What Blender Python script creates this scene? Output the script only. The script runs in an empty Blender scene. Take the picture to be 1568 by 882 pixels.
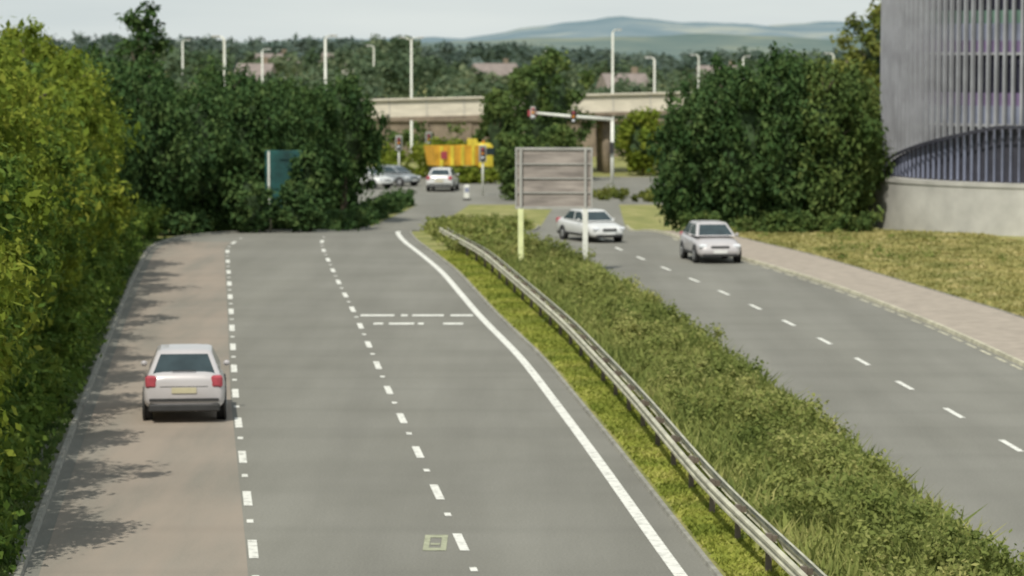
import bpy, math, random
import numpy as np
from mathutils import Vector, Matrix
rng = np.random.default_rng(7); random.seed(7)
scene = bpy.context.scene
scene.view_settings.view_transform = 'Standard'
try: scene.view_settings.look = 'None'
except Exception: pass
scene.view_settings.exposure = 0

# ------------------------------------------------------------ materials
def newmat(name):
    m = bpy.data.materials.new(name); m.use_nodes = True
    nt = m.node_tree; b = nt.nodes['Principled BSDF']
    return m, nt, b
def ramp(nt, fac, stops):
    r = nt.nodes.new('ShaderNodeValToRGB'); e = r.color_ramp.elements
    while len(e) < len(stops): e.new(0.5)
    for i, (p, c) in enumerate(stops):
        e[i].position = p; e[i].color = (*c, 1)
    nt.links.new(fac, r.inputs[0]); return r.outputs[0]
def noise(nt, scale, detail=4, stretch=(1, 1, 1), rough=0.55, obj=False):
    tc = nt.nodes.new('ShaderNodeTexCoord' if obj else 'ShaderNodeNewGeometry')
    mp = nt.nodes.new('ShaderNodeMapping'); mp.inputs['Scale'].default_value = stretch
    nt.links.new(tc.outputs['Object' if obj else 'Position'], mp.inputs[0])
    n = nt.nodes.new('ShaderNodeTexNoise'); n.inputs['Scale'].default_value = scale
    n.inputs['Detail'].default_value = detail; n.inputs['Roughness'].default_value = rough
    nt.links.new(mp.outputs[0], n.inputs['Vector']); return n.outputs['Fac']
def mixc(nt, a, b, fac, mode='MIX'):
    m = nt.nodes.new('ShaderNodeMix'); m.data_type = 'RGBA'; m.blend_type = mode
    for v, s in ((fac, 0), (a, 6), (b, 7)):
        if hasattr(v, 'links'): nt.links.new(v, m.inputs[s])
        elif s == 0: m.inputs[0].default_value = v
        else: m.inputs[s].default_value = (*v, 1)
    return m.outputs[2]
def simple(name, col, rough=0.6, var=0.25, scale=3, metal=0, spec=0.5, stretch=(1, 1, 1), coat=0):
    m, nt, b = newmat(name)
    f = noise(nt, scale, 5, stretch)
    lo = tuple(c*(1-var) for c in col); hi = tuple(min(1, c*(1+var)) for c in col)
    nt.links.new(ramp(nt, f, [(0.3, lo), (0.7, hi)]), b.inputs['Base Color'])
    b.inputs['Roughness'].default_value = rough; b.inputs['Metallic'].default_value = metal
    b.inputs['Specular IOR Level'].default_value = spec
    if coat: b.inputs['Coat Weight'].default_value = coat
    return m
def foliage(name, dark, mid, light, trans=0.3, patch=0.4):
    m, nt, b = newmat(name)
    at = nt.nodes.new('ShaderNodeAttribute'); at.attribute_name = 'tint'
    c = ramp(nt, at.outputs['Fac'], [(0.0, dark), (0.5, mid), (1.0, light)])
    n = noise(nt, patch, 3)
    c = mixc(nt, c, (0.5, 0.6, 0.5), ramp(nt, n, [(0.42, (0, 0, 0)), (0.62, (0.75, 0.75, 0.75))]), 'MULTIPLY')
    nt.links.new(c, b.inputs['Base Color']); b.inputs['Roughness'].default_value = 0.75
    b.inputs['Specular IOR Level'].default_value = 0.1
    t = nt.nodes.new('ShaderNodeBsdfTranslucent'); nt.links.new(c, t.inputs[0])
    mx = nt.nodes.new('ShaderNodeMixShader'); mx.inputs[0].default_value = trans
    nt.links.new(b.outputs[0], mx.inputs[1]); nt.links.new(t.outputs[0], mx.inputs[2])
    nt.links.new(mx.outputs[0], nt.nodes['Material Output'].inputs[0]); return m

M = {}
M['bark'] = simple('bark', (0.09, 0.07, 0.05), 0.9, 0.4, 6)
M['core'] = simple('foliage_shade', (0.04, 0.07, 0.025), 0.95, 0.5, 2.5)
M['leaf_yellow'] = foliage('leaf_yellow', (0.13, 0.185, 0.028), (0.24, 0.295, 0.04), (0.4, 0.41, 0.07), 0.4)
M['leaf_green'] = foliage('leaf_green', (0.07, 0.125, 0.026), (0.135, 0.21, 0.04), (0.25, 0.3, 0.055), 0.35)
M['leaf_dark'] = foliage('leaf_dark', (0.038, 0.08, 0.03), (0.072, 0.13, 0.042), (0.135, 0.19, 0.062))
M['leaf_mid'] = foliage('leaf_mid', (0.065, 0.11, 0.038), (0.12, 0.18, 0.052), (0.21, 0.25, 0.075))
M['leaf_far'] = foliage('leaf_far', (0.08, 0.12, 0.075), (0.12, 0.165, 0.095), (0.2, 0.23, 0.13), .3, .12)  # greyed and lifted to paint distance haze into the leaves
M['leaf_farther'] = foliage('leaf_farther', (0.09, 0.125, 0.118), (0.12, 0.16, 0.135), (0.17, 0.205, 0.16), .3, .04)  # bluer still, stronger distance haze painted into the leaf colour
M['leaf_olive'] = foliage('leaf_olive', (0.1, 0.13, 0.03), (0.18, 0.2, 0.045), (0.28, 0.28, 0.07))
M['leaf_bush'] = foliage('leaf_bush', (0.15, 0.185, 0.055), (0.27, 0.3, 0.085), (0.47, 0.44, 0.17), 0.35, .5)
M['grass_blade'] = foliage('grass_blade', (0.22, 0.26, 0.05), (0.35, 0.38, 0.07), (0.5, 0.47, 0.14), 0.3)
M['grass_dry'] = foliage('grass_dry', (0.27, 0.26, 0.09), (0.43, 0.38, 0.15), (0.6, 0.5, 0.25), 0.3)

def ground_mat():
    m, nt, b = newmat('grass_ground')
    a = ramp(nt, noise(nt, 0.6, 8), [(0.3, (0.17, 0.185, 0.05)), (0.5, (0.29, 0.285, 0.085)), (0.7, (0.44, 0.37, 0.17))])
    d = ramp(nt, noise(nt, 9, 6), [(0.3, (0.6, 0.65, 0.5)), (0.7, (1, 1, 1))])
    nt.links.new(mixc(nt, a, d, 0.8, 'MULTIPLY'), b.inputs['Base Color'])
    b.inputs['Roughness'].default_value = 0.95; return m
M['ground'] = ground_mat()
def asphalt(name, col, red=None):
    m, nt, b = newmat(name)
    lo = tuple(c*0.88 for c in col); hi = tuple(c*1.1 for c in col)
    a = ramp(nt, noise(nt, 0.5, 5, (1, 0.06, 1)), [(0.3, lo), (0.7, hi)])
    p = ramp(nt, noise(nt, 0.35, 3, (1, 0.5, 1)), [(0.35, (0.9, 0.9, 0.89)), (0.65, (1.0, 1.0, 1.0))])
    f = ramp(nt, noise(nt, 22, 3), [(0.3, (0.76, 0.76, 0.76)), (0.7, (1.0, 1.0, 1.0))])
    c = mixc(nt, a, p, 1.0, 'MULTIPLY'); c = mixc(nt, c, f, 0.9, 'MULTIPLY')
    if red:
        c = mixc(nt, c, red, ramp(nt, noise(nt, 0.7, 5, (1, 0.13, 1)), [(0.35, (0.1,)*3), (0.62, (0.9,)*3)]))
    w = ramp(nt, noise(nt, 0.22, 1, (0.05, 1, 1)), [(0.44, (1, 1, 1)), (0.5, (0.94, 0.94, 0.94)), (0.56, (1, 1, 1))])
    c = mixc(nt, c, w, 1.0, 'MULTIPLY')
    nt.links.new(c, b.inputs['Base Color']); b.inputs['Roughness'].default_value = 0.9
    b.inputs['Specular IOR Level'].default_value = 0.2
    return m
M['asphalt'] = asphalt('asphalt', (0.262, 0.254, 0.22))
M['redlane'] = asphalt('worn_red_surface', (0.29, 0.268, 0.226), (0.34, 0.283, 0.23))
M['path'] = simple('path_surface', (0.37, 0.315, 0.255), 0.9, 0.15, 2)
M['dust'] = simple('dusty_margin', (0.2, 0.2, 0.15), 0.9, 0.4, 1.5)
M['kerb'] = simple('kerb_concrete', (0.28, 0.27, 0.23), 0.85, 0.3, 2)
M['kerb_y'] = simple('kerb_lichen', (0.5, 0.47, 0.35), 0.85, 0.3, 2)
def paint():
    m, nt, b = newmat('road_paint')
    c = ramp(nt, noise(nt, 5, 6), [(0.32, (0.46, 0.45, 0.4)), (0.5, (0.78, 0.77, 0.7))])
    nt.links.new(c, b.inputs['Base Color']); b.inputs['Roughness'].default_value = 0.7; return m
M['paint'] = paint()
M['paint_y'] = simple('worn_yellow_paint', (0.36, 0.37, 0.25), 0.8, 0.25, 5)
M['galv'] = simple('galvanised', (0.52, 0.5, 0.38), 0.6, 0.3, 1.5, 0.1)
M['rust'] = simple('rail_post', (0.16, 0.13, 0.1), 0.8, 0.3, 3)
M['white'] = simple('white_metal', (0.75, 0.75, 0.68), 0.5, 0.08, 2)
M['postcream'] = simple('post_cream', (0.76, 0.8, 0.42), 0.5, 0.1, 2)
M['signback'] = simple('sign_back_aluminium', (0.31, 0.27, 0.24), 0.6, 0.4, 1.2, 0.0, stretch=(0.6, 1, 4))
M['signframe'] = simple('sign_frame', (0.38, 0.37, 0.34), 0.6, 0.15, 2)
M['teal'] = simple('teal_sign', (0.01, 0.07, 0.065), 0.7, 0.6, 1)
M['concrete'] = simple('pale_concrete', (0.5, 0.485, 0.45), 0.85, 0.2, 0.6)
M['cream'] = simple('bridge_cream', (0.68, 0.62, 0.5), 0.8, 0.15, 0.8, stretch=(1, 1, 3))
M['brown'] = simple('brown_brick', (0.24, 0.19, 0.14), 0.9, 0.3, 1.5)
M['darkmetal'] = simple('dark_metal', (0.045, 0.045, 0.06), 0.5, 0.2, 2)
M['fin'] = simple('pale_fin', (0.33, 0.335, 0.36), 0.55, 0.2, 0.8)
M['spandrel'] = simple('spandrel_panel', (0.23, 0.25, 0.34), 0.6, 0.35, 0.5)
M['spandrel_v'] = simple('spandrel_violet', (0.19, 0.14, 0.26), 0.6, 0.35, 0.7)
M['spandrel_g'] = simple('spandrel_green', (0.13, 0.22, 0.18), 0.6, 0.35, 0.7)
M['rubber'] = simple('tyre_rubber', (0.02, 0.02, 0.02), 0.85, 0.2, 4)
M['hub'] = simple('wheel_hub', (0.45, 0.45, 0.46), 0.35, 0.1, 6, 0.6)
M['plastic'] = simple('black_plastic', (0.035, 0.035, 0.035), 0.6, 0.2, 4)
M['red'] = simple('tail_lamp', (0.42, 0.07, 0.09), 0.3, 0.2, 8)
M['amber'] = simple('amber_lens', (0.7, 0.25, 0.02), 0.3, 0.1, 8)
M['lampglass'] = simple('head_lamp', (0.75, 0.77, 0.8), 0.15, 0.1, 8)
M['plate_y'] = simple('plate_yellow', (0.55, 0.5, 0.33), 0.5, 0.05, 8)
M['plate_w'] = simple('plate_white', (0.75, 0.75, 0.72), 0.5, 0.05, 8)
def glass(name, col, r=.08, s=.4):
    m, nt, b = newmat(name)
    nt.links.new(ramp(nt, noise(nt, 2, 2), [(0.3, col), (0.7, tuple(c*1.5 for c in col))]), b.inputs['Base Color'])
    b.inputs['Roughness'].default_value = r; b.inputs['Specular IOR Level'].default_value = s; return m
M['glass'] = glass('car_glass', (0.03, 0.045, 0.05))
M['bglass'] = glass('building_glass', (0.035, 0.035, 0.055), .25, .25)
def carpaint(name, c): 
    return simple(name, c, 0.35, 0.05, 2, 0.1, 0.5, coat=0.5)

# ------------------------------------------------------------ mesh helper
class MB:
    def __init__(s): s.v = []; s.f = []; s.m = []; s.mats = []; s.sm = []
    def mi(s, k):
        if k not in s.mats: s.mats.append(k)
        return s.mats.index(k)
    def add(s, vs, fs, mat, smooth=False):
        o = len(s.v); s.v += [tuple(p) for p in vs]; k = s.mi(mat)
        for f in fs: s.f.append(tuple(i+o for i in f)); s.m.append(k); s.sm.append(smooth)
    def box(s, c, d, mat, rz=0, bev=0.0):
        x, y, z = d[0]/2, d[1]/2, d[2]/2
        if bev <= 0:
            vs = [(-x,-y,-z),(x,-y,-z),(x,y,-z),(-x,y,-z),(-x,-y,z),(x,-y,z),(x,y,z),(-x,y,z)]
            fs = [(0,3,2,1),(4,5,6,7),(0,1,5,4),(1,2,6,5),(2,3,7,6),(3,0,4,7)]
        else:
            b = min(bev, x*0.9, y*0.9, z*0.9)
            def ring(xx, yy, zz, c):
                return [(-xx+c,-yy,zz),(xx-c,-yy,zz),(xx,-yy+c,zz),(xx,yy-c,zz),(xx-c,yy,zz),(-xx+c,yy,zz),(-xx,yy-c,zz),(-xx,-yy+c,zz)]
            rs = [ring(x-b,y-b,-z,b*0.5), ring(x,y,-z+b,b), ring(x,y,z-b,b), ring(x-b,y-b,z,b*0.5)]
            vs = sum(rs, []); fs = [tuple(range(7,-1,-1)), tuple(range(24,32))]
            for r in range(3):
                for i in range(8): fs.append((r*8+i, r*8+(i+1)%8, (r+1)*8+(i+1)%8, (r+1)*8+i))
        cr, sr = math.cos(rz), math.sin(rz)
        s.add([(c[0]+a*cr-b_*sr, c[1]+a*sr+b_*cr, c[2]+e) for a, b_, e in vs], fs, mat)
    def tube(s, pts, rad, mat, n=8, smooth=True):
        rad = rad if hasattr(rad, '__len__') else [rad]*len(pts); vs = []; fs = []
        for i, p in enumerate(pts):
            p = Vector(p); a = Vector(pts[max(0, i-1)]); b = Vector(pts[min(len(pts)-1, i+1)])
            d = (b-a).normalized(); u = d.orthogonal().normalized() if abs(d.z) < 0.9 else Vector((1,0,0)).cross(d).normalized()
            w = d.cross(u)
            for k in range(n):
                t = 2*math.pi*k/n; vs.append(p + (u*math.cos(t)+w*math.sin(t))*rad[i])
        for i in range(len(pts)-1):
            for k in range(n): fs.append((i*n+k, i*n+(k+1)%n, (i+1)*n+(k+1)%n, (i+1)*n+k))
        fs.append(tuple(range(n-1,-1,-1))); o = (len(pts)-1)*n; fs.append(tuple(range(o, o+n)))
        s.add(vs, fs, mat, smooth)
    def obj(s, name, parent=None, loc=(0,0,0), rz=0):
        me = bpy.data.meshes.new(name); me.from_pydata(s.v, [], s.f)
        for k in s.mats: me.materials.append(M[k])
        me.polygons.foreach_set('material_index', s.m); me.polygons.foreach_set('use_smooth', s.sm)
        me.update(); o = bpy.data.objects.new(name, me); scene.collection.objects.link(o)
        o.location = loc; o.rotation_euler[2] = rz
        if parent: o.parent = parent
        return o
def empty(name, loc=(0,0,0), rz=0):
    e = bpy.data.objects.new(name, None); scene.collection.objects.link(e); e.location = loc; e.rotation_euler[2] = rz
    return e

def quads(name, P, T, B, tint, mat, parent=None):
    n = len(P); V = np.empty((n, 4, 3)); V[:,0] = P+T; V[:,1] = P+B; V[:,2] = P-T; V[:,3] = P-B
    me = bpy.data.meshes.new(name)
    me.vertices.add(4*n); me.vertices.foreach_set('co', V.reshape(-1))
    me.loops.add(4*n); me.loops.foreach_set('vertex_index', np.arange(4*n, dtype=np.int32))
    me.polygons.add(n); me.polygons.foreach_set('loop_start', np.arange(0, 4*n, 4, dtype=np.int32))
    me.polygons.foreach_set('loop_total', np.full(n, 4, dtype=np.int32))
    me.update(calc_edges=True)
    a = me.attributes.new('tint', 'FLOAT', 'FACE'); a.data.foreach_set('value', tint.astype(np.float32))
    me.materials.append(M[mat])
    o = bpy.data.objects.new(name, me); scene.collection.objects.link(o)
    if parent: o.parent = parent
    return o
def unit(a): return a/np.maximum(1e-9, np.linalg.norm(a, axis=1))[:, None]
def leafcloud(C, R, per, size, flat=0.85, inner=0.3, droop=0.0):
    C = np.repeat(C, per, 0); Rr = np.repeat(R, per); n = len(C)
    d = unit(rng.normal(size=(n, 3))); rr = Rr*rng.uniform(inner, 1.15, n)
    P = C + d*rr[:, None]*np.array([1, 1, flat])
    N = unit(d*0.7 + rng.normal(size=(n, 3))*0.5 + np.array([0, 0, 0.3]))
    T = unit(np.cross(N, rng.normal(size=(n, 3))*(1-droop) + np.cross(N, np.array([0,0,1.0]))*droop*2)); B = np.cross(N, T)
    s = size*rng.uniform(0.5, 1.4, n)
    cl = np.repeat(rng.uniform(0, 1, len(R)), per)
    tint = np.clip(0.45*cl + 0.55*rng.uniform(0, 1, n), 0, 1)
    return P, T*s[:, None], B*(s*0.55)[:, None], tint

# ------------------------------------------------------------ layout of the place (metres)
def gz(y):
    t = np.clip((np.asarray(y, float)-140)/35, 0, 1); return -1.5*(t*t*(3-2*t))
YS = np.arange(-20, 261, 1.0)
def curve(pts):
    a = np.array(pts, float); x = np.interp(YS, a[:,0], a[:,1])
    s0 = (a[1,1]-a[0,1])/(a[1,0]-a[0,0]); x = np.where(YS < a[0,0], a[0,1]+(YS-a[0,0])*s0, x)
    k = 7; xp = np.pad(x, k, mode='reflect', reflect_type='odd'); w = np.hanning(2*k+3)[1:-1]; w /= w.sum()
    return np.convolve(xp, w, mode='valid')
def at(c, y): return float(np.interp(y, YS, c))
EL = curve([(20,-5.0),(50,-7.94),(65.6,-9.45),(88.7,-11.6),(113.7,-13.9),(134,-15.6),(141,-15.0),(150,-10.6),(160,-8.9),(175,-8.0),(195,-6.4),(210,-5.5),(260,-5)])
L1 = curve([(20,-1.3),(52.1,-4.38),(75.9,-6.81),(98.5,-8.94),(134.6,-12.4),(145,-12)])
L2 = curve([(20,2.1),(53.1,-.88),(77.2,-3.1),(98.5,-4.96),(113.7,-6.4),(136.9,-8.5),(146,-8.6)])
L3 = curve([(20,4.9),(50,2.7),(65.6,1.67),(85,.286),(98.5,-1.02),(118.8,-2.7),(130.2,-3.95),(139,-5.0),(147,-5.5),(158,-5.4),(175,-4.9),(195,-3.6),(205,-3)])
RL = curve([(20,6.4),(45.9,4.5),(55.3,3.68),(70.6,2.85),(89.3,1.62),(104.4,.35),(120.7,-1.05),(137,-3.2),(150,-4.0),(175,-2.4)])
RE = curve([(20,9),(50,8.0),(66,7.1),(78,6.3),(90,5.5),(101,4.6),(111,3.75),(120,3.0),(135,.9),(150,.4),(175,1.6),(205,3)])
RM = curve([(20,12.2),(50,11.6),(66.2,10.74),(78.1,9.96),(90.3,9.15),(101.4,8.14),(111.2,7.1),(120.2,5.97),(135,4.2),(150,3.4),(175,4),(205,4.9)])
RR = curve([(20,16.5),(66,14.6),(83.2,13.7),(93.9,13.1),(108.5,11.8),(118.75,10.4),(126,9.2),(140,7.3),(150,6.6),(175,6.4),(205,7)])
PR = curve([(20,19),(66,17.6),(97.3,16.06),(110.6,14.4),(128,12.2),(136,10.6),(150,8.4)])

def strip(name, a, b, y0, y1, dz, mat, parent=None):
    i = np.where((YS >= y0) & (YS <= y1))[0]; v = []; f = []
    for k in i:
        z = float(gz(YS[k]))+dz; v += [(a[k], YS[k], z), (b[k], YS[k], z)]
    for k in range(len(i)-1): f.append((2*k, 2*k+1, 2*k+3, 2*k+2))
    mb = MB(); mb.add(v, f, mat); return mb.obj(name, parent)
def kerb(name, c, w, h, y0, y1, mat, parent=None, seg=None):
    mb = MB(); ys = [y for y in YS if y0 <= y <= y1]
    for a, b in zip(ys[:-1], ys[1:]):
        g = 0.03
        xa, xb = at(c, a), at(c, b-g); za, zb = float(gz(a)), float(gz(b))
        vs = [(xa-w/2,a,za),(xa+w/2,a,za),(xa+w/2-.02,a,za+h),(xa-w/2+.02,a,za+h),(xb-w/2,b-g,zb),(xb+w/2,b-g,zb),(xb+w/2-.02,b-g,zb+h),(xb-w/2+.02,b-g,zb+h)]
        mb.add(vs, [(3,2,6,7),(0,3,7,4),(1,5,6,2),(0,1,2,3),(4,7,6,5)], mat)
    return mb.obj(name, parent)

xs = np.concatenate([np.linspace(-4000,-100,14), np.arange(-90,91,10), np.linspace(100,4000,14)])
ys = np.concatenate([[-300,-100,-50], YS, np.linspace(280,6500,40)])
gv = [(x, y, float(gz(y))) for y in ys for x in xs]; nx = len(xs)
gf = [(j*nx+i, j*nx+i+1, (j+1)*nx+i+1, (j+1)*nx+i) for j in range(len(ys)-1) for i in range(nx-1)]
mb = MB(); mb.add(gv, gf, 'ground'); mb.obj('ground')

strip('road', EL, L3+0.55, -20, 200, 0.004, 'asphalt')
strip('road', RE, RR, -20, 200, 0.004, 'asphalt')
mb = MB(); mb.add([(-60,200,-1.496),(40,200,-1.496),(40,244,-1.496),(-60,244,-1.496)], [(0,1,2,3)], 'asphalt'); mb.obj('junction_road')
strip('bus_lane_surface', EL+0.25, L1-0.12, -20, 137, 0.008, 'redlane')
strip('pavement', RR+0.14, PR, -20, 146, 0.1, 'path')
strip('verge_margin', EL-0.55, EL-0.14, -20, 170, 0.05, 'dust')
kerb('kerb', EL-0.07, 0.14, 0.1, -20, 175, 'kerb')
kerb('kerb', L3+0.6, 0.12, 0.06, -20, 175, 'kerb')
kerb('kerb', RE-0.07, 0.14, 0.1, -20, 175, 'kerb')
kerb('kerb', RR+0.07, 0.14, 0.11, -20, 175, 'kerb_y')
kerb('kerb', PR+0.05, 0.08, 0.12, -20, 146, 'kerb')

mk = MB()
def dash(c, y0, y1, w, mat='paint', dz=0.012, off=0):
    n = max(2, int((y1-y0)/1)+1); yy = np.linspace(y0, y1, n); v = []; f = []
    for y in yy:
        x = at(c, y)+off; z = float(gz(y))+dz; v += [(x-w/2, y, z), (x+w/2, y, z)]
    for k in range(n-1): f.append((2*k, 2*k+1, 2*k+3, 2*k+2))
    mk.add(v, f, mat)
y = 51.4-6*9
while y < 138: dash(L1, y, y+rng.uniform(1.8,2.1), 0.16); dash(L1, y+3.9, y+4.3, 0.12); y += 6
y = 52.2-6*9
while y < 138: dash(L2, y, y+rng.uniform(1.8,2.1), 0.16); dash(L2, y+3.9, y+4.3, 0.12); y += 6
y = 65.2-6*11
while y < 150: dash(RM, y, y+2, 0.14); y += 6
dash(L3, -18, 150, 0.22)
y = -18
while y < 140: dash(RR, y, y+1.4, 0.1, 'kerb_y', off=-0.2); y += 2
for yy, xa, xb, segs in ((98.6, -4.85, -1.25, [(0,.3),(.36,.42),(.46,.74),(.8,1.0)]), (95.6, -4.3, -1.3, [(0,.1),(.16,.42),(.46,.52),(.72,.93)])):
    for a, b in segs:
        x0 = xa+(xb-xa)*a; x1 = xa+(xb-xa)*b
        mk.add([(x0,yy,.012),(x1,yy,.012),(x1,yy+.65,.012),(x0,yy+.65,.012)], [(0,1,2,3)], 'paint')
for (x0,x1,y0,y1) in ((-1.52,-1.42,52.2,53.9),(-1.22,-1.12,52.2,53.9),(-1.42,-1.22,52.2,52.5),(-1.42,-1.22,53.6,53.9),(-1.4,-1.24,52.8,53.0)):
    mk.add([(x0,y0,.012),(x1,y0,.012),(x1,y1,.012),(x0,y1,.012)], [(0,1,2,3)], 'paint_y')
mk.obj('road_markings')

# ------------------------------------------------------------ crash barrier
cb = empty('crash_barrier')
prof = [(0,.50),(.04,.52),(.04,.56),(.005,.59),(.005,.62),(.04,.65),(.04,.69),(0,.71),(-.03,.712)]
for side in (-1, 1):
    v = []; f = []; yy = [q for q in YS if 20 <= q <= 136]
    for q in yy:
        for ox, oz in prof: v.append((at(RL, q)+side*(0.15+ox), q, float(gz(q))+oz))
    n = len(prof)
    for i in range(len(yy)-1):
        for k in range(n-1): f.append((i*n+k, i*n+k+1, (i+1)*n+k+1, (i+1)*n+k))
    mb = MB(); mb.add(v, f, 'galv'); mb.obj('beam', cb)
mb = MB(); q = 21.0
while q < 136:
    mb.box((at(RL,q), q, float(gz(q))+0.34), (0.1, 0.12, 0.68), 'rust'); mb.box((at(RL,q), q, float(gz(q))+0.6), (0.28, 0.08, 0.1), 'rust'); q += 3.2
mb.obj('posts', cb)

# ------------------------------------------------------------ vegetation
def core(mb, c, r, seed):  # dark hull added inside crowns to block light, standing for inner shade
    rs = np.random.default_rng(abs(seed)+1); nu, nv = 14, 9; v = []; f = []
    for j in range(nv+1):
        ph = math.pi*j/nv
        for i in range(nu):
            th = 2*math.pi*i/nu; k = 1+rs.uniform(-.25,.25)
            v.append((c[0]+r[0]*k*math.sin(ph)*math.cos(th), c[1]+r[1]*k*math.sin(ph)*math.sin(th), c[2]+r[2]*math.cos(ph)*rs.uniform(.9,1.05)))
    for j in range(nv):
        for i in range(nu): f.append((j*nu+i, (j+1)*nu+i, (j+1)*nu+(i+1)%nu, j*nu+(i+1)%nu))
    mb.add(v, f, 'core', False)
def tree(name, x, y, h, r, mat, base=0.0, nc=60, per=110, leaf=0.16, cr=(0.55,1.0), ry=None, corek=0.5, shape=2.0, taper=0.0, flat=.85, droop=0.0):
    z0 = float(gz(y)); ry = ry or r; e = empty(name, (x, y, z0))
    zb = h*base; rz = (h-zb)/2; cz = zb+rz
    mb = MB(); lean = rng.uniform(-.3,.3,2)
    trunk = [(0,0,-0.1),(lean[0]*.3,lean[1]*.3,h*.3),(lean[0],lean[1],h*.6),(lean[0]*1.3,lean[1]*1.3,h*.9)]
    r0 = 0.03*h; mb.tube(trunk, [r0, r0*.75, r0*.45, r0*.12], 'bark')
    for k in range(7):
        t = rng.uniform(.25,.8); a = rng.uniform(0, 6.28); L = r*rng.uniform(.6,.95)*(1-.4*t)
        b = (lean[0]*t*1.4, lean[1]*t*1.4, h*t)
        mb.tube([b, (b[0]+math.cos(a)*L*.5, b[1]+math.sin(a)*L*.5, b[2]+.12*h*.5), (b[0]+math.cos(a)*L, b[1]+math.sin(a)*L, b[2]+.12*h)], [r0*.35, r0*.22, r0*.06], 'bark', 6)
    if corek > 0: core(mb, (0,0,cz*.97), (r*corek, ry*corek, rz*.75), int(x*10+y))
    mb.obj('trunk', e)  # this mesh also holds the added dark inner hull
    i = np.arange(nc)+.5; zc = 1-2*i/nc; az = i*2.39996+rng.uniform(-.5,.5,nc); zc = np.clip(zc+rng.uniform(-.12,.12,nc),-1,1)
    rad = rng.uniform(.6,1.06,nc)
    w = 1-taper*(zc*.5+.5); cr_ = rng.uniform(*cr, nc)
    hx = np.sqrt(np.maximum(0.06, 1-np.abs(zc)**(shape+.6)))
    lump = 1+0.13*np.sin(az*3+x)+0.1*np.sin(az*5+zc*6+y)
    C = np.stack([np.cos(az)*hx*rad*w*lump*(r-cr_*.5), np.sin(az)*hx*rad*w*lump*(ry-cr_*.5), cz+zc*(rz-cr_*.6*flat)*rng.uniform(.8,1.08,nc)], 1)
    C[:,2] = np.maximum(C[:,2], zb+0.25)
    P,T,B,t = leafcloud(C, cr_, per, leaf, flat, .2, droop)
    k = P[:,2] > 0.02
    quads('crown', P[k],T[k],B[k],t[k], mat, e); return e

for i, y in enumerate(np.arange(50, 122, 6.2)):
    r = rng.uniform(2.9, 3.4); x = at(EL, y)-r*0.9-0.7
    mt = ('leaf_yellow','leaf_yellow','leaf_green')[i%3]
    near = y < 85
    tree('roadside_tree', x, y, rng.uniform(7.4, 9.7), r, mt, 0.02, 120, 150 if near else 100, 0.1 if near else .13, (0.35,0.9), ry=3.4, flat=1.15, droop=.4)
    if i > 2: tree('roadside_tree', x-4.2, y+3, rng.uniform(8.4, 9.9), 3.0, 'leaf_yellow', 0.1, 40, 90, 0.17, (0.5,1.1))
n = 420; yy = rng.uniform(42, 139, n); R = rng.uniform(.25,.6,n)
xx = np.interp(yy, YS, EL)-0.5-rng.uniform(0,1.3,n); P,T,B,t = leafcloud(np.stack([xx,yy,rng.uniform(.15,1.6,n)],1), R, 80, 0.1)
k = P[:,2] > 0.02; quads('roadside_undergrowth', P[k],T[k],B[k],t[k],'leaf_green')
for (x,y,h,r) in [(-19.3,126,8.5,3.0),(-18.8,133,8.1,3.0),(-19.2,140,8.4,2.8),(-17.0,142.5,7.2,2.5),(-17.6,149,8.3,2.8),(-15.0,147,7.0,2.5),(-13.0,151.5,7.3,2.4),(-14.8,158,8.6,2.8),(-12.2,159,7.3,2.3),(-11.3,168,8.2,2.4),(-13.5,172,8.6,2.7),(-10.9,186,7.8,2.4),(-14,190,8.2,3),(-12.0,196,7.6,2.6),(-20.4,156,9.0,2.6)]:
    tree('hedgerow_tree', x, y, h, r, 'leaf_dark', 0.0, 100, 90, 0.15, (0.3,0.75), shape=2.2, flat=1.6, droop=.6)
tree('hedgerow_tree', -9.6, 178, 8.4, 2.5, 'leaf_dark', 0.28, 90, 90, 0.15, (0.3,0.7), shape=2.2, flat=1.3, droop=.6)
tree('hedgerow_tree', -10.6, 179, 5.6, 1.9, 'leaf_dark', 0.0, 60, 90, 0.15, (0.3,0.7), shape=2.2, flat=1.3, droop=.6)
tree('tall_ash_tree', -20.2, 170, 12.6, 1.9, 'leaf_dark', 0.3, 38, 90, 0.18, (0.35,.8), corek=0.3, taper=.2)
for (x,y,h,r) in [(8.5,146,6.4,2.0),(10.6,145.5,7.9,2.1),(10.2,151,8.3,2.4),(12.6,146,8.6,2.0),(14.6,146.5,8.2,2.0),(13.6,152,8.6,2.5),(16.2,149,7.8,1.7),(17.4,153,6.4,1.6)]:
    tree('hedgerow_tree', x, y, h, r, 'leaf_dark' if x<14.5 else 'leaf_mid', 0.0, 110, 95, 0.14, (0.28,0.68), shape=2.4, flat=1.7, droop=.6)
n=90; xx=rng.uniform(7.8,17,n); P,T,B,t=leafcloud(np.stack([xx,rng.uniform(143.3,144.6,n),gz(144)+rng.uniform(.0,.9,n)],1),rng.uniform(.2,.5,n),70,.11); quads('hedge_undergrowth',P,T,B,t,'leaf_mid')
tree('olive_toned_tree', 25.2, 212, 13.0, 3.6, 'leaf_olive', 0.12, 60, 100, 0.22, (0.6,1.1))
tree('olive_toned_tree', 22.2, 205, 9.6, 3.0, 'leaf_olive', 0.12, 50, 100, 0.22, (0.6,1.1))
tree('roundabout_tree', 2.6, 236, 10.2, 3.3, 'leaf_mid', 0.05, 90, 90, 0.2, (0.4,0.95))
tree('roundabout_tree', -1.0, 241, 7.0, 1.8, 'leaf_mid', 0.05, 44, 90, 0.22, (0.4,.8))
tree('roundabout_tree', 0.2, 206, 4.6, 1.6, 'leaf_mid', 0.0, 34, 90, 0.18, (0.4,.7))
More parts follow.
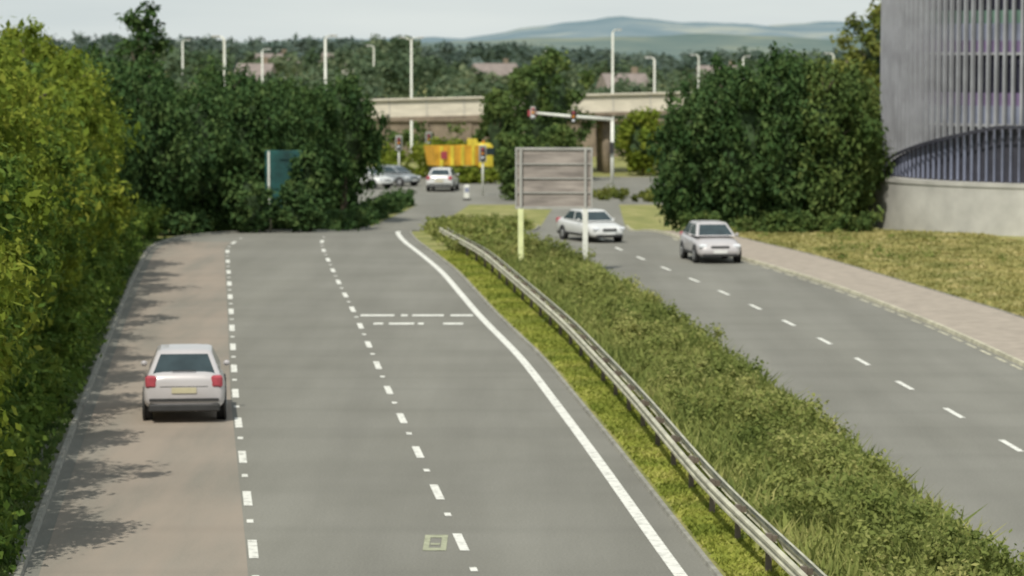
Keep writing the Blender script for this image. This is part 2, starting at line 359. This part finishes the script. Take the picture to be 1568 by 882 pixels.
tree('roundabout_tree', 2.9, 208, 5.2, 1.6, 'leaf_mid', 0.0, 34, 90, 0.18, (0.4,.7))
tree('roundabout_tree', 10.4, 246, 5.4, 2.0, 'leaf_yellow', 0.0, 30, 90, 0.22, (0.4,.8))

# median shrubs: patchy, low, straggly
n = 1600; yy = 40+(rng.uniform(0,1,n)**1.1)*86; u = rng.uniform(0,1,n)
lo = np.interp(yy, YS, RL)+0.8; hi = np.interp(yy, YS, RE)-0.25
hh = (0.5+0.35*np.sin(yy*.55+1+u*2)*np.sin(yy*.21)+0.5*np.sin(np.pi*np.clip(u,.03,.97)))
R = rng.uniform(.12,.42,n); zz = rng.uniform(0.05,1,n)**.8*np.clip(hh*(1+.4*np.sin(yy*1.7+u*5)),.12,1.15)*.85
P,T,B,t = leafcloud(np.stack([lo+(hi-lo)*u, yy, zz],1), R, 75, 0.055, 1.0, .2)
pt = .5+.5*np.sin(P[:,1]*.35+P[:,0]*.9)*np.sin(P[:,1]*.13+2)
k = P[:,2] > 0.02; quads('median_shrubs', P[k],T[k],B[k],np.clip(t*.7+pt*.4,0,1)[k],'leaf_bush')
n = 300; yy = rng.uniform(120, 176, n); u = rng.uniform(0,1,n); lo = np.interp(yy, YS, L3)+1.3; hi = np.interp(yy, YS, RE)-0.5
P,T,B,t = leafcloud(np.stack([lo+(hi-lo)*u, yy, gz(yy)+rng.uniform(.0,.55,n)],1), rng.uniform(.25,.45,n), 60, 0.1)
quads('median_shrubs', P,T,B,t,'leaf_bush')
def grass(name, n, y0, y1, lo, hi, h, mat, pw=1.0, w=0.02):
    yy = y0+(rng.uniform(0,1,n)**pw)*(y1-y0); a = np.interp(yy, YS, lo); b = np.interp(yy, YS, hi)
    P = np.stack([a+(b-a)*rng.uniform(0,1,n), yy, gz(yy)+h*.4], 1); s = rng.uniform(.3,1.2,n)[:,None]
    T = (np.array([0,0,h*.5])+rng.normal(size=(n,3))*np.array([h*.3,h*.3,0.0]))*s; B = rng.normal(size=(n,3))*np.array([1,.5,0])*w*1.6
    cl = 0.5+0.5*np.sin(P[:,0]*2.1+np.sin(yy*.7)*2)*np.sin(yy*.9)
    quads(name, P, T, B, np.clip(cl*.5+rng.uniform(0,1,n)*.5,0,1), mat)
grass('median_grass', 45000, 44, 130, L3+0.75, RL+0.6, 0.13, 'grass_blade', 1.2)
grass('median_grass', 22000, 44, 128, RL+0.2, RE-0.15, 0.75, 'leaf_bush', 1.2, .018)
grass('bank_grass', 36000, 88, 150, PR+0.1, PR+12, 0.16, 'grass_dry', 1.0, .03)
grass('verge_grass', 9000, 42, 138, EL-1.6, EL-0.2, 0.22, 'leaf_mid', 1.2, .03)
n = 34; yy = rng.uniform(120,148,n); xx = np.interp(yy, YS, PR)+rng.uniform(.6,8,n)
P,T,B,t = leafcloud(np.stack([xx,yy,rng.uniform(.0,.15,n)],1), rng.uniform(.15,.45,n), 60, 0.08); k = P[:,2]>.01
quads('bank_scrub', P[k],T[k],B[k],t[k],'leaf_bush')

PROF = ([-.17,-.13,-.06,-.03,0,.03,.1,.2],[1.0,1.0,.98,.86,.74,.68,.7,.8])
def mass(name, y0, y1, xr, hlo, hhi, n, per, leaf, cr, mat, prof=None):
    yy = rng.uniform(y0,y1,n); xx = rng.uniform(xr[0],xr[1],n); R = rng.uniform(*cr,n)
    top = hlo+(hhi-hlo)*(0.5+0.25*np.sin(xx/ (y0*.012)+y0)+0.25*np.sin(xx/(y0*.03)+2*y0))
    if prof is not None: top = top*np.interp(xx/yy, *prof)
    zz = -1.5 + (top-R)*rng.uniform(.1,1,n)**.45
    P,T,B,t = leafcloud(np.stack([xx,yy,zz],1), R, per, leaf); quads(name,P,T,B,t,mat)
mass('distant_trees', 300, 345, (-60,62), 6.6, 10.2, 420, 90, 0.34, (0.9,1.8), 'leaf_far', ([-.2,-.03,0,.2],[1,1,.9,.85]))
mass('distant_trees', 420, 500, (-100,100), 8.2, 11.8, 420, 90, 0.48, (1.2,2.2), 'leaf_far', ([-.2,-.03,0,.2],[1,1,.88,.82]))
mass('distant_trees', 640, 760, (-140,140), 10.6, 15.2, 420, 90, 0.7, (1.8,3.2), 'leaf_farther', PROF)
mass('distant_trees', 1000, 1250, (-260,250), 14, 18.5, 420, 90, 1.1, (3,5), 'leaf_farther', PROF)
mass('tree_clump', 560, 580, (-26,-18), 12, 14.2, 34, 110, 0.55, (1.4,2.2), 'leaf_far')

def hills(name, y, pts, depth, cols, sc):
    m, nt, b = newmat(name+'_cover')  # bluish cover colours have the aerial haze painted in
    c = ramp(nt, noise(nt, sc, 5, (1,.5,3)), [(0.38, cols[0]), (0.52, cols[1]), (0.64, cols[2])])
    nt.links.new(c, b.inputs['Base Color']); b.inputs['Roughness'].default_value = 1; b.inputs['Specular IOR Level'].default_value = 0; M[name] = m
    a = np.array(pts, float); xs = np.linspace(a[0,0], a[-1,0], 160); h = np.interp(xs, a[:,0], a[:,1]); h = h + (np.sin(xs*.021)+np.sin(xs*.047+1)+.6*np.sin(xs*.11))*y*.0003
    nj = 12; v = []; f = []
    for j in range(nj+1):
        t = j/nj; s = math.sin(min(1,t*1.25)*math.pi/2) if t<.8 else math.cos((t-.8)/.2*math.pi/2)
        for x, hh in zip(xs, h): v.append((x, y+depth*(t-.8), -2+(hh+2)*s+ (math.sin(x*.013+t*9)*hh*.05 if .05<t<.75 else 0)))
    n = len(xs)
    for j in range(nj):
        for i in range(n-1): f.append((j*n+i, j*n+i+1, (j+1)*n+i+1, (j+1)*n+i))
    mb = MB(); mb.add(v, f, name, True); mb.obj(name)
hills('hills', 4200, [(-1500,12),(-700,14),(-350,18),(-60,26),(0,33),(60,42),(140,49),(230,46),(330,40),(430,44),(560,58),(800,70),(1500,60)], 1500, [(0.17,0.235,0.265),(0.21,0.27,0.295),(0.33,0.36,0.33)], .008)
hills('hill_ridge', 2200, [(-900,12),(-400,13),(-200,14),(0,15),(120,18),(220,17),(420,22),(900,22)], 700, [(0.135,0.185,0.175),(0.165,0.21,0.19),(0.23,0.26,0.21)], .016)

M['roof'] = simple('roof_tile', (0.24,0.2,0.18), .9, .2, 1); M['render'] = simple('house_render', (0.62,0.58,0.54), .9, .08, .5)
def house(x, y, w=9, h=5, d=7, wall='render', rz=0):
    e = empty('house', (x,y,float(gz(y))), rz)
    mb = MB(); mb.box((0,0,h/2),(w,d,h),wall); mb.obj('walls', e)
    mb = MB(); o=.35; mb.add([(-w/2-o,-d/2-o,h+.003),(w/2+o,-d/2-o,h+.003),(w/2+o,d/2+o,h+.003),(-w/2-o,d/2+o,h+.003),(-w/2-o,0,h+2.2),(w/2+o,0,h+2.2)],[(0,1,5,4),(2,3,4,5),(0,4,3),(1,2,5),(3,2,1,0)],'roof'); mb.box((w*.3,0.4,h+2.2),(.7,.7,1.6),'brown'); mb.obj('roof', e)
    mb = MB()
    for zx in (-w*.3,0,w*.3):
        mb.box((zx,-d/2,h*.75),(1.1,.1,1.1),'bglass')
        if zx: mb.box((zx,-d/2,h*.28),(1.4,.1,1.2),'bglass')
    mb.box((0,-d/2,1.05),(1,.12,2.1),'brown'); mb.obj('windows_and_door', e)
for (px,y,w,hh) in [(-46,600,8,7.0),(-29,520,5,7.2),(-75,620,9,7.6),(-3,540,7,5.4),(14,390,5,4.8),(36,540,7,5.0),(58,560,8,5.0),(-62,400,6,5.8),(-33,400,4,6.0)]:
    house(px, y, w, hh, rz=rng.uniform(-.5,.5))

# ------------------------------------------------------------ bridge
br = empty('road_bridge', (2,254,0.12), math.radians(3.0)); br.rotation_euler[1] = -math.radians(1.3)
mb = MB(); mb.box((0,0,3.9),(150,9,1.35),'cream'); mb.box((0,-4.6,4.64),(150,.3,.12),'cream'); mb.box((0,-4.35,3.08),(150,.7,.28),'brown')
for x in np.arange(-72,75,3.0): mb.box((x,-4.53,3.9),(.06,.08,1.34),'concrete')
mb.obj('deck', br)
mb = MB()
for x in (-36,-14.2,-1.6,5.5,14.5,38):
    for yy in (-3,0,3): mb.tube([(x,yy,-2.6),(x,yy,2.95)], .36, 'brown', 12)
    mb.box((x,0,2.8),(1.0,8,.42),'brown')
mb.obj('piers', br)
mb = MB(); mb.box((-5,290,.1),(80,.6,3.4),'brown'); mb.box((-5,289.9,1.9),(80,.9,.2),'brown')
for x in np.arange(-44,35,4): mb.box((x,289.6,0),(.5,.3,3.2),'brown')
mb.obj('retaining_wall')
n=60; P,T,B,t=leafcloud(np.stack([rng.uniform(-14,16,n),rng.uniform(278,284,n),rng.uniform(-1.0,1.4,n)],1),rng.uniform(.5,1.0,n),70,.24); quads('embankment_shrubs',P,T,B,t,'leaf_mid')

def lamp(x, y, h, arm=1.5, side=1, name='street_lamp', double=False):
    z = float(gz(y)); mb = MB()
    mb.tube([(0,0,0),(0,0,1.2),(0,0,1.25),(0,0,h-.2),(side*.1,0,h-.05),(side*arm,0,h+.03)], [.15,.15,.12,.09,.07,.045], 'white', 8)
    mb.box((side*(arm+.25),0,h+.03),(.55,.25,.12),'signframe',0,.04); mb.box((side*(arm+.25),0,h-.045),(.4,.2,.03),'lampglass')
    if double:
        mb.tube([(0,0,h-.2),(-side*arm,0,h+.03)],[.06,.045],'white',8); mb.box((-side*(arm+.25),0,h+.03),(.55,.25,.12),'signframe',0,.04)
    mb.box((0,-.15,.7),(.16,.05,.6),'signframe'); mb.obj(name, None, (x,y,z))
lamp(-18.4, 199, 10.8, .3, -1); lamp(-12.6, 210, 10.9, .3, 1); lamp(-8.9, 275, 11.0, .6, 1, double=True); lamp(8.9, 275, 11.7, .3, 1)
lamp(12.0, 262, 9.3, .3, -1); lamp(-26.5, 330, 10, .4, 1); lamp(19.8,330,9.4,.4,-1); lamp(31,300,9.6,.4,-1)
lamp(-36,340,11,.4,1); lamp(3.5,345,9.8,.4,1); lamp(-16,360,10.4,.4,-1); lamp(26,350,9.2,.4,1)
z0 = -1.5; mb = MB(); mb.tube([(0,0,0),(0,0,5.25)], [.14,.12], 'white', 10); mb.tube([(.1,0,5.15),(-3,0,5.38),(-5.5,0,5.62)], [.13,.11,.09], 'white', 8)
for x in (-5.5,-2.7):
    zc = 5.62 if x < -4 else 5.35
    mb.box((x,-.1,zc),(.36,.3,.85),'plastic' if x>-4 else 'signframe',0,.04)
    for k,c in enumerate(('lampglass','amber','red')): 
        mb.tube([(x,-.25,zc-.27+.27*k),(x,-.33,zc-.27+.27*k)], .1, c, 10)
mb.box((-5.55,-.05,5.6),(.6,.06,.4),'red'); mb.box((-.05,-.2,3.2),(.3,.28,.8),'plastic',0,.04); mb.tube([(0,0,0),(0,0,.5)],.2,'signframe',10)
mb.obj('traffic_signal', None, (6.95,215,z0))
def post_signal(x,y):
    mb=MB(); mb.tube([(0,0,0),(0,0,3.3)],.07,'white',8); mb.box((0,-.12,2.9),(.5,.06,1.15),'signframe',0,.02); mb.box((0,-.2,2.9),(.3,.2,.9),'plastic',0,.03)
    for k,c in enumerate(('lampglass','amber','red')): mb.tube([(0,-.3,2.62+.28*k),(0,-.36,2.62+.28*k)],.09,c,10)
    mb.obj('traffic_signal',None,(x,y,-1.5))
post_signal(-8.6,236); post_signal(-2.0,212); post_signal(-6.6,246)
for (x,y) in ((-3.0,206),(-5.9,229),(5.2,210)):
    mb=MB(); mb.box((0,0,.5),(.38,.3,1.0),'white',0,.06); mb.box((0,-.16,.68),(.28,.03,.3),'spandrel'); mb.box((0,0,.06),(.5,.42,.12),'plastic',0,.02); mb.obj('traffic_bollard',None,(x,y,-1.49))

sg = empty('direction_sign', (1.6,118.2,0), math.radians(-3)); mb = MB()
mb.box((0,0,3.6),(2.8,.05,2.22),'signback'); mb.obj('panel', sg); mb = MB()
for z in (2.5,3.05,3.6,4.15,4.7): mb.box((0,-.05,z),(2.8,.05,.05),'signframe')
for z in (2.46,4.74): mb.box((0,-.02,z),(2.95,.12,.07),'signframe')
for x in (-1.44,1.44): mb.box((x,-.02,3.6),(.07,.12,2.21),'signframe')
mb.obj('frame', sg); mb = MB()
for x,m_ in ((-1.26,'postcream'),(1.2,'white')):
    mb.box((x,-.13,1.22),(.2,.1,2.44),m_); mb.box((x,-.13,3.6),(.1,.08,2.3),'signframe'); mb.box((x,-.13,.1),(.5,.5,.22),'concrete')
mb.obj('posts', sg)
mb = MB(); mb.box((0,0,2.45),(1.8,.06,2.9),'teal',0,.03); mb.box((-.72,-.06,2.6),(.1,.04,2.5),'white'); mb.box((.2,-.06,3.5),(.8,.03,.08),'teal')
for x in (-.7,.7): mb.tube([(x,.1,0),(x,.1,3.9)], .06, 'galv')
mb.obj('information_sign', None, (-10.9,148.2,float(gz(148.2))), math.radians(-6))
tree('hedge_shrub', -10.3, 146.4, 2.5, 1.0, 'leaf_dark', 0.0, 34, 80, .12, (.25,.45))
tree('hedge_shrub', -9.7, 148.5, 4.4, 1.0, 'leaf_dark', 0.0, 50, 80, .13, (.25,.5),flat=1.4)
tree('hedge_shrub', -12.4, 145.6, 2.8, 1.2, 'leaf_dark', 0.0, 34, 80, .12, (.3,.5))
n=200; yy=rng.uniform(141,200,n); xx=np.interp(yy,YS,EL)-rng.uniform(.2,1.8,n); P,T,B,t=leafcloud(np.stack([xx,yy,gz(yy)+rng.uniform(0,.9,n)],1),rng.uniform(.3,.6,n),70,.14); quads('roadside_undergrowth',P,T,B,t,'leaf_dark')

# ------------------------------------------------------------ round building
bd = empty('round_office_building', (30.2,152,0)); R0 = 12.0
mb = MB(); N = 170
def ringwall(mb, R, a0, a1, zf0, zf1, mat, n=60, R2=None):
    v=[];f=[]
    for i in range(n+1):
        a=a0+(a1-a0)*i/n; c,s_=math.cos(a),math.sin(a); v+=[(R*c,R*s_,zf0(a)),((R2 or R)*c,(R2 or R)*s_,zf1(a))]
    for i in range(n): f.append((2*i,2*i+2,2*i+3,2*i+1))
    mb.add(v,f,mat,True)
K=lambda z:(lambda a:z)
ringwall(mb,R0-.55,0,2*math.pi,K(0),K(17),'bglass',120)
mb.obj('glazing',bd); mb=MB()
for zf,hh,mt in ((5.0,.9,'spandrel'),(5.9,.6,'spandrel_v'),(8.3,.6,'spandrel_v'),(8.9,.8,'spandrel'),(9.7,.6,'spandrel_g'),(12.2,1.4,'spandrel'),(15.6,1.4,'spandrel')):
    ringwall(mb,R0-.36,0,2*math.pi,K(zf),K(zf+hh),mt,120)
v=[((R0+.1)*math.cos(2*math.pi*i/96),(R0+.1)*math.sin(2*math.pi*i/96),17.05) for i in range(96)]; mb.add(v,[tuple(range(96))],'concrete')
mb.obj('floor_bands',bd); mb=MB()
def low(a):
    d=(a-math.pi)/(math.pi*0.28); return 2.45+2.5*min(1,max(0,d))**.75
for i in range(N):
    a=2*math.pi*i/N; c,s_=math.cos(a),math.sin(a); zb=low(a) if math.pi<=a<=1.9*math.pi else 2.45
    mb.box((R0*c,R0*s_,(zb+17)/2),(.22,.1,17-zb),'fin',a)
for zf in (5.0,8.3,12.0,15.5): ringwall(mb,R0-.14,0,2*math.pi,K(zf-.06),K(zf+.06),'fin',120)
mb.obj('louvre_fins',bd); mb=MB()
for i in range(N):
    a=2*math.pi*(i+.5)/N
    if math.pi*.98<=a<=1.7*math.pi: c,s_=math.cos(a),math.sin(a); mb.box(((R0-.25)*c,(R0-.25)*s_,(2.4+low(a))/2),(.1,.06,low(a)-2.4),'spandrel',a)
ringwall(mb,R0-.42,math.pi*.98,1.7*math.pi,K(2.3),low,'darkmetal',60)
ringwall(mb,R0+.22,math.pi*.95,1.7*math.pi,lambda a:low(a)-.08,lambda a:low(a)+.08,'darkmetal',60)
mb.obj('undercroft_louvres',bd); mb=MB()
ringwall(mb,R0+.75,0,2*math.pi,K(-.1),K(2.35),'concrete',120); ringwall(mb,R0+.75,0,2*math.pi,K(2.35),K(2.35),'concrete',120,R2=R0-.6)
ringwall(mb,R0+.8,0,2*math.pi,K(2.18),K(2.38),'concrete',120)
mb.obj('plinth_wall',bd)

# ------------------------------------------------------------ vehicles
def rrect(hw, y0, y1, rad, tb=0.5):
    out=[]; nseg=4
    def arc(cx,cy,a0):
        for k in range(nseg+1):
            a=a0+math.pi/2*k/nseg; out.append((cx+rad*math.cos(a),cy+rad*math.sin(a)))
    arc(hw-rad,y1-rad,0); tags=['p']*nseg+['front']; arc(-hw+rad,y1-rad,math.pi/2); tags+=['p']*nseg
    ym=y0+(y1-y0)*tb; tags+=['side']
    out.append((-hw,ym+.05)); out.append((-hw,ym-.05)); tags+=['p','side']
    arc(-hw+rad,y0+rad,math.pi); tags+=['p']*nseg+['rear']
    arc(hw-rad,y0+rad,1.5*math.pi); tags+=['p']*nseg+['side']
    out.append((hw,ym-.05)); out.append((hw,ym+.05)); tags+=['p','side']
    return out,tags
def vehicle(name, loc, rz, paint, kind='hatch', sc=1.0):
    M[name+str(loc)] = paint; pk = name+str(loc)
    e = empty(name, loc, rz); e.scale=(sc,sc,sc)
    if kind=='saloon':
        st=[(-2.2,.70,.42,.82),(-2.14,.80,.33,.98),(-2.0,.85,.27,1.03),(-1.5,.87,.24,1.04),(-.5,.88,.22,1.0),(.6,.88,.22,.97),(1.2,.87,.22,.92),(1.7,.85,.23,.85),(2.0,.80,.26,.75),(2.15,.66,.33,.6)]
        gb=(-1.62,1.15,.76); gt=(-1.05,.35,.60); zb,zt=.96,1.42; wb=1.3; L=2.2
    elif kind=='van':
        st=[(-2.4,.85,.4,1.2),(-2.36,.92,.35,1.3),(-2.2,.95,.3,1.33),(0,.96,.28,1.3),(1.2,.95,.28,1.2),(1.9,.92,.28,1.1),(2.25,.86,.3,.95),(2.4,.75,.36,.75)]
        gb=(-2.36,1.85,.9); gt=(-2.3,1.0,.8); zb,zt=1.2,2.15; wb=1.5; L=2.4
    else:
        st=[(-1.98,.74,.40,.90),(-1.94,.81,.33,1.03),(-1.82,.85,.26,1.08),(-1.4,.87,.23,1.05),(-.4,.87,.22,1.0),(.6,.87,.22,.97),(1.1,.86,.22,.93),(1.5,.84,.23,.86),(1.82,.79,.26,.75),(1.98,.64,.33,.6)]
        gb=(-1.82,1.12,.77); gt=(-1.12,.3,.58); zb,zt=.99,1.44; wb=1.22; L=1.98
    mb=MB(); n=28; v=[];f=[]
    for (y,hw,z0,z1) in st:
        for k in range(n):
            a=2*math.pi*k/n; cx=math.copysign(abs(math.cos(a))**.42,math.cos(a)); cz=math.copysign(abs(math.sin(a))**.5,math.sin(a))
            zz=(z0+z1)/2+cz*(z1-z0)/2; v.append((cx*hw*(1-.05*max(0,cz)),y,zz))
    for j in range(len(st)-1):
        for k in range(n): f.append((j*n+k,(j+1)*n+k,(j+1)*n+(k+1)%n,j*n+(k+1)%n))
    f.append(tuple(range(n))); o=(len(st)-1)*n; f.append(tuple(range(o+n-1,o-1,-1)))
    mb.add(v,f,pk,True)
    rings=[];ts=[0,.08,.9,1.0]
    for t in ts:
        hw=gb[2]+(gt[2]-gb[2])*t; y0=gb[0]+(gt[0]-gb[0])*t; y1=gb[1]+(gt[1]-gb[1])*t
        o_,tags=rrect(hw,y0,y1,.1,.5); rings.append([(x,y,zb+(zt-zb)*t) for x,y in o_])
    for ins,dz in ((.07,.03),(.25,.05)):
        o_,_=rrect(gt[2]-ins,gt[0]+ins,gt[1]-ins,.1); rings.append([(x,y,zt+dz) for x,y in o_])
    m_=len(rings[0])
    for j in range(len(rings)-1):
        for k in range(m_):
            tg=tags[k]; mt = pk
            if j==1 and tg!='p' and not (kind=='van' and tg=='side'): mt='glass'
            mb.add([rings[j][k],rings[j][(k+1)%m_],rings[j+1][(k+1)%m_],rings[j+1][k]],[(0,1,2,3)],mt,mt==pk and j>=2)
    mb.add(rings[-1],[tuple(range(m_))],pk)
    if kind=='van':
        for s in (-1,1): mb.box((s*.875,1.0,1.62),(.02,.7,.5),'glass')
    mb.obj('body',e); mb=MB()
    for s in (-1,1):
        for wy in (-wb,wb*1.03):
            mb.tube([(s*.83,wy,.34),(s*.879,wy,.34)],.37,'plastic',20)
            mb.tube([(s*.68,wy,.31),(s*.882,wy,.31),(s*.888,wy,.31)],[.31,.31,.29],'rubber',20); mb.tube([(s*.885,wy,.31),(s*.895,wy,.31)],[.19,.17],'hub',14)
    mb.obj('wheels',e); mb=MB()
    zl = .86 if kind!='van' else 1.0
    for s in (-1,1):
        mb.box((s*.69,-L+.08,zl+.02),(.24,.2,.26),'red',0,.04); mb.box((s*.69,-L+.065,zl-.03),(.12,.19,.06),'red')
        mb.box((s*.64,L-.15,.66),(.3,.22,.15),'lampglass',0,.04); mb.box((s*.9,.62,1.02),(.14,.1,.12),pk,0,.04)
        mb.box((s*.878,0,.36),(.03,2*wb-.8,.08),'plastic')
    mb.box((0,-L+.0,.86 if kind=='saloon' else .7),(.52,.05,.115),'plate_y'); mb.box((0,-L+.04,.33),(1.5,.16,.16),'plastic',0,.03); mb.box((0,-L-.0,.5),(1.46,.07,.06),'plastic')
    mb.box((0,-L+.02,.78),(1.0,.05,.012),'plastic')
    mb.box((0,L-.0,.45),(.52,.05,.11),'plate_w'); mb.box((0,L-.04,.62),(.7,.1,.1),'plastic',0,.02); mb.box((0,L-.06,.33),(1.3,.14,.12),'plastic',0,.03)
    mb.tube([(.25,-L+.1,.28),(.25,-L-.02,.28)],.03,'hub',8)
    if kind=='hatch': mb.box((0,-1.86,1.1),(.5,.03,.02),'plastic')
    mb.obj('trim_and_lights',e)
    return e
def hd(dx,dy): return math.atan2(-dx,dy)
silver=carpaint('silver_paint',(0.54,0.51,0.51)); white=carpaint('white_paint',(0.7,0.7,0.68)); grey=carpaint('grey_paint',(0.25,0.27,0.28))
vehicle('silver_car',(-7.66,72.3,.008),hd(-.094,1),silver,'hatch',1.08)
vehicle('silver_car',(8.0,124.9,.006),hd(.13,-1),silver,'hatch',1.06)
vehicle('white_car',(3.5,138,.004),hd(.42,-1),white,'saloon',.95)
vehicle('white_car',(-10.5,224,-1.49),hd(.8,-.6),white,'hatch'); vehicle('grey_car',(-8.7,228,-1.49),hd(.8,-.6),grey,'hatch')
vehicle('white_car',(-4.9,220,-1.49),hd(.1,1),white,'hatch',1.1)
M['yel']=simple('lorry_yellow',(0.72,0.58,0.06),.5,.25,1); M['ora']=simple('lorry_orange',(0.72,0.38,0.04),.5,.3,1.2)
tr=empty('tipper_lorry',(-4.0,238,-1.496),math.radians(22)); tr.scale=(.86,.9,1.15); mb=MB()
mb.box((0,0,.75),(5.6,.9,.25),'plastic'); mb.box((2.15,0,1.55),(1.4,2.1,1.55),'yel',0,.12); mb.box((2.2,0,2.2),(1.1,2.0,.5),'yel',0,.15); mb.box((2.3,0,1.9),(1.16,2.13,.55),'glass',0,.05); mb.obj('cab',tr); mb=MB()
mb.add([(-2.7,-1.05,1.0),(1.3,-1.05,1.0),(1.3,1.05,1.0),(-2.7,1.05,1.0),(-3.0,-1.15,2.3),(1.35,-1.15,2.3),(1.35,1.15,2.3),(-3.0,1.15,2.3)],[(0,3,2,1),(0,1,5,4),(1,2,6,5),(2,3,7,6),(3,0,4,7)],'ora')
for x in (-2.2,-1.2,-.2,.8): mb.box((x,-1.14,1.65),(.3,.1,1.3),'yel')
mb.box((-.8,0,1.9),(4,2,.3),'brown'); mb.box((1.2,0,2.5),(.1,2.2,.5),'yel'); mb.box((-2.0,-1.17,1.7),(.6,.06,.5),'red'); mb.tube([(2.1,-.4,2.45),(2.1,-.4,2.62)],.1,'amber'); mb.obj('tipper_body',tr); mb=MB()
for x in (2.0,-1.0,-2.0):
    for s in (-1,1): mb.tube([(x,s*.75,.46),(x,s*1.05,.46)],.46,'rubber',18); mb.tube([(x,s*1.05,.46),(x,s*1.07,.46)],.2,'hub',12)
mb.obj('wheels',tr)
n=90; P,T,B,t=leafcloud(np.stack([rng.uniform(-11,1,n),rng.uniform(241,246,n),rng.uniform(-1.3,1.2,n)],1),rng.uniform(.4,.8,n),80,.18); quads('junction_shrubs',P,T,B,t,'leaf_yellow')
n=40; P,T,B,t=leafcloud(np.stack([rng.uniform(-5.5,-.5,n),rng.uniform(231,233,n),rng.uniform(-1.4,-.5,n)],1),rng.uniform(.2,.45,n),60,.16); quads('junction_shrubs',P,T,B,t,'leaf_yellow')
n=60; P,T,B,t=leafcloud(np.stack([rng.uniform(3,12,n),rng.uniform(203,212,n),rng.uniform(-1.4,-1.1,n)],1),rng.uniform(.25,.5,n),70,.14); quads('junction_shrubs',P,T,B,t,'leaf_olive')

# ------------------------------------------------------------ light, sky, camera
sd = Vector((-0.27,-0.70,0.98)).normalized()
el = math.asin(sd.z); az = math.atan2(sd.x, sd.y)
sl = bpy.data.lights.new('sun','SUN'); sl.energy = 3.5; sl.angle = math.radians(.5); sl.color = (1,.96,.86)
so = bpy.data.objects.new('sun', sl); scene.collection.objects.link(so); so.rotation_euler = sd.to_track_quat('Z','Y').to_euler()
w = bpy.data.worlds.new('World'); scene.world = w; w.use_nodes = True; nt = w.node_tree
sk = nt.nodes.new('ShaderNodeTexSky'); sk.sky_type = 'NISHITA'; sk.sun_disc = False; sk.sun_elevation = el; sk.sun_rotation = az
sk.air_density = 1.0; sk.dust_density = 1.0; sk.ozone_density = 1.0
tc = nt.nodes.new('ShaderNodeTexCoord'); sp = nt.nodes.new('ShaderNodeSeparateXYZ'); nt.links.new(tc.outputs['Generated'], sp.inputs[0])
hz = ramp(nt, sp.outputs[2], [(0.0,(1,1,1)),(0.12,(.92,.92,.92)),(0.6,(.65,.65,.65))])
mp = nt.nodes.new('ShaderNodeMapping'); mp.inputs['Scale'].default_value = (1,1,9); nt.links.new(tc.outputs['Generated'], mp.inputs[0])
cn = nt.nodes.new('ShaderNodeTexNoise'); cn.inputs['Scale'].default_value = 5; cn.inputs['Detail'].default_value = 6; nt.links.new(mp.outputs[0], cn.inputs['Vector'])
cc = ramp(nt, cn.outputs[0], [(0.3,(.60,.665,.67)),(0.7,(.72,.77,.75))])
vm = nt.nodes.new('ShaderNodeVectorMath'); vm.operation='SCALE'; nt.links.new(cc, vm.inputs[0]); vm.inputs['Scale'].default_value = 10.0
nt.links.new(mixc(nt, sk.outputs[0], vm.outputs[0], hz), nt.nodes['Background'].inputs[0]); nt.nodes['Background'].inputs[1].default_value = 0.1
cam = bpy.data.cameras.new('camera'); co = bpy.data.objects.new('camera', cam); scene.collection.objects.link(co)
co.location = (0,0,8.5); co.rotation_euler = (math.radians(90-4.4),0,0)
cam.sensor_width = 36; cam.lens = 109.05; cam.clip_end = 9000
cam.dof.use_dof = True; cam.dof.focus_distance = 34; cam.dof.aperture_fstop = 2.4
scene.camera = co
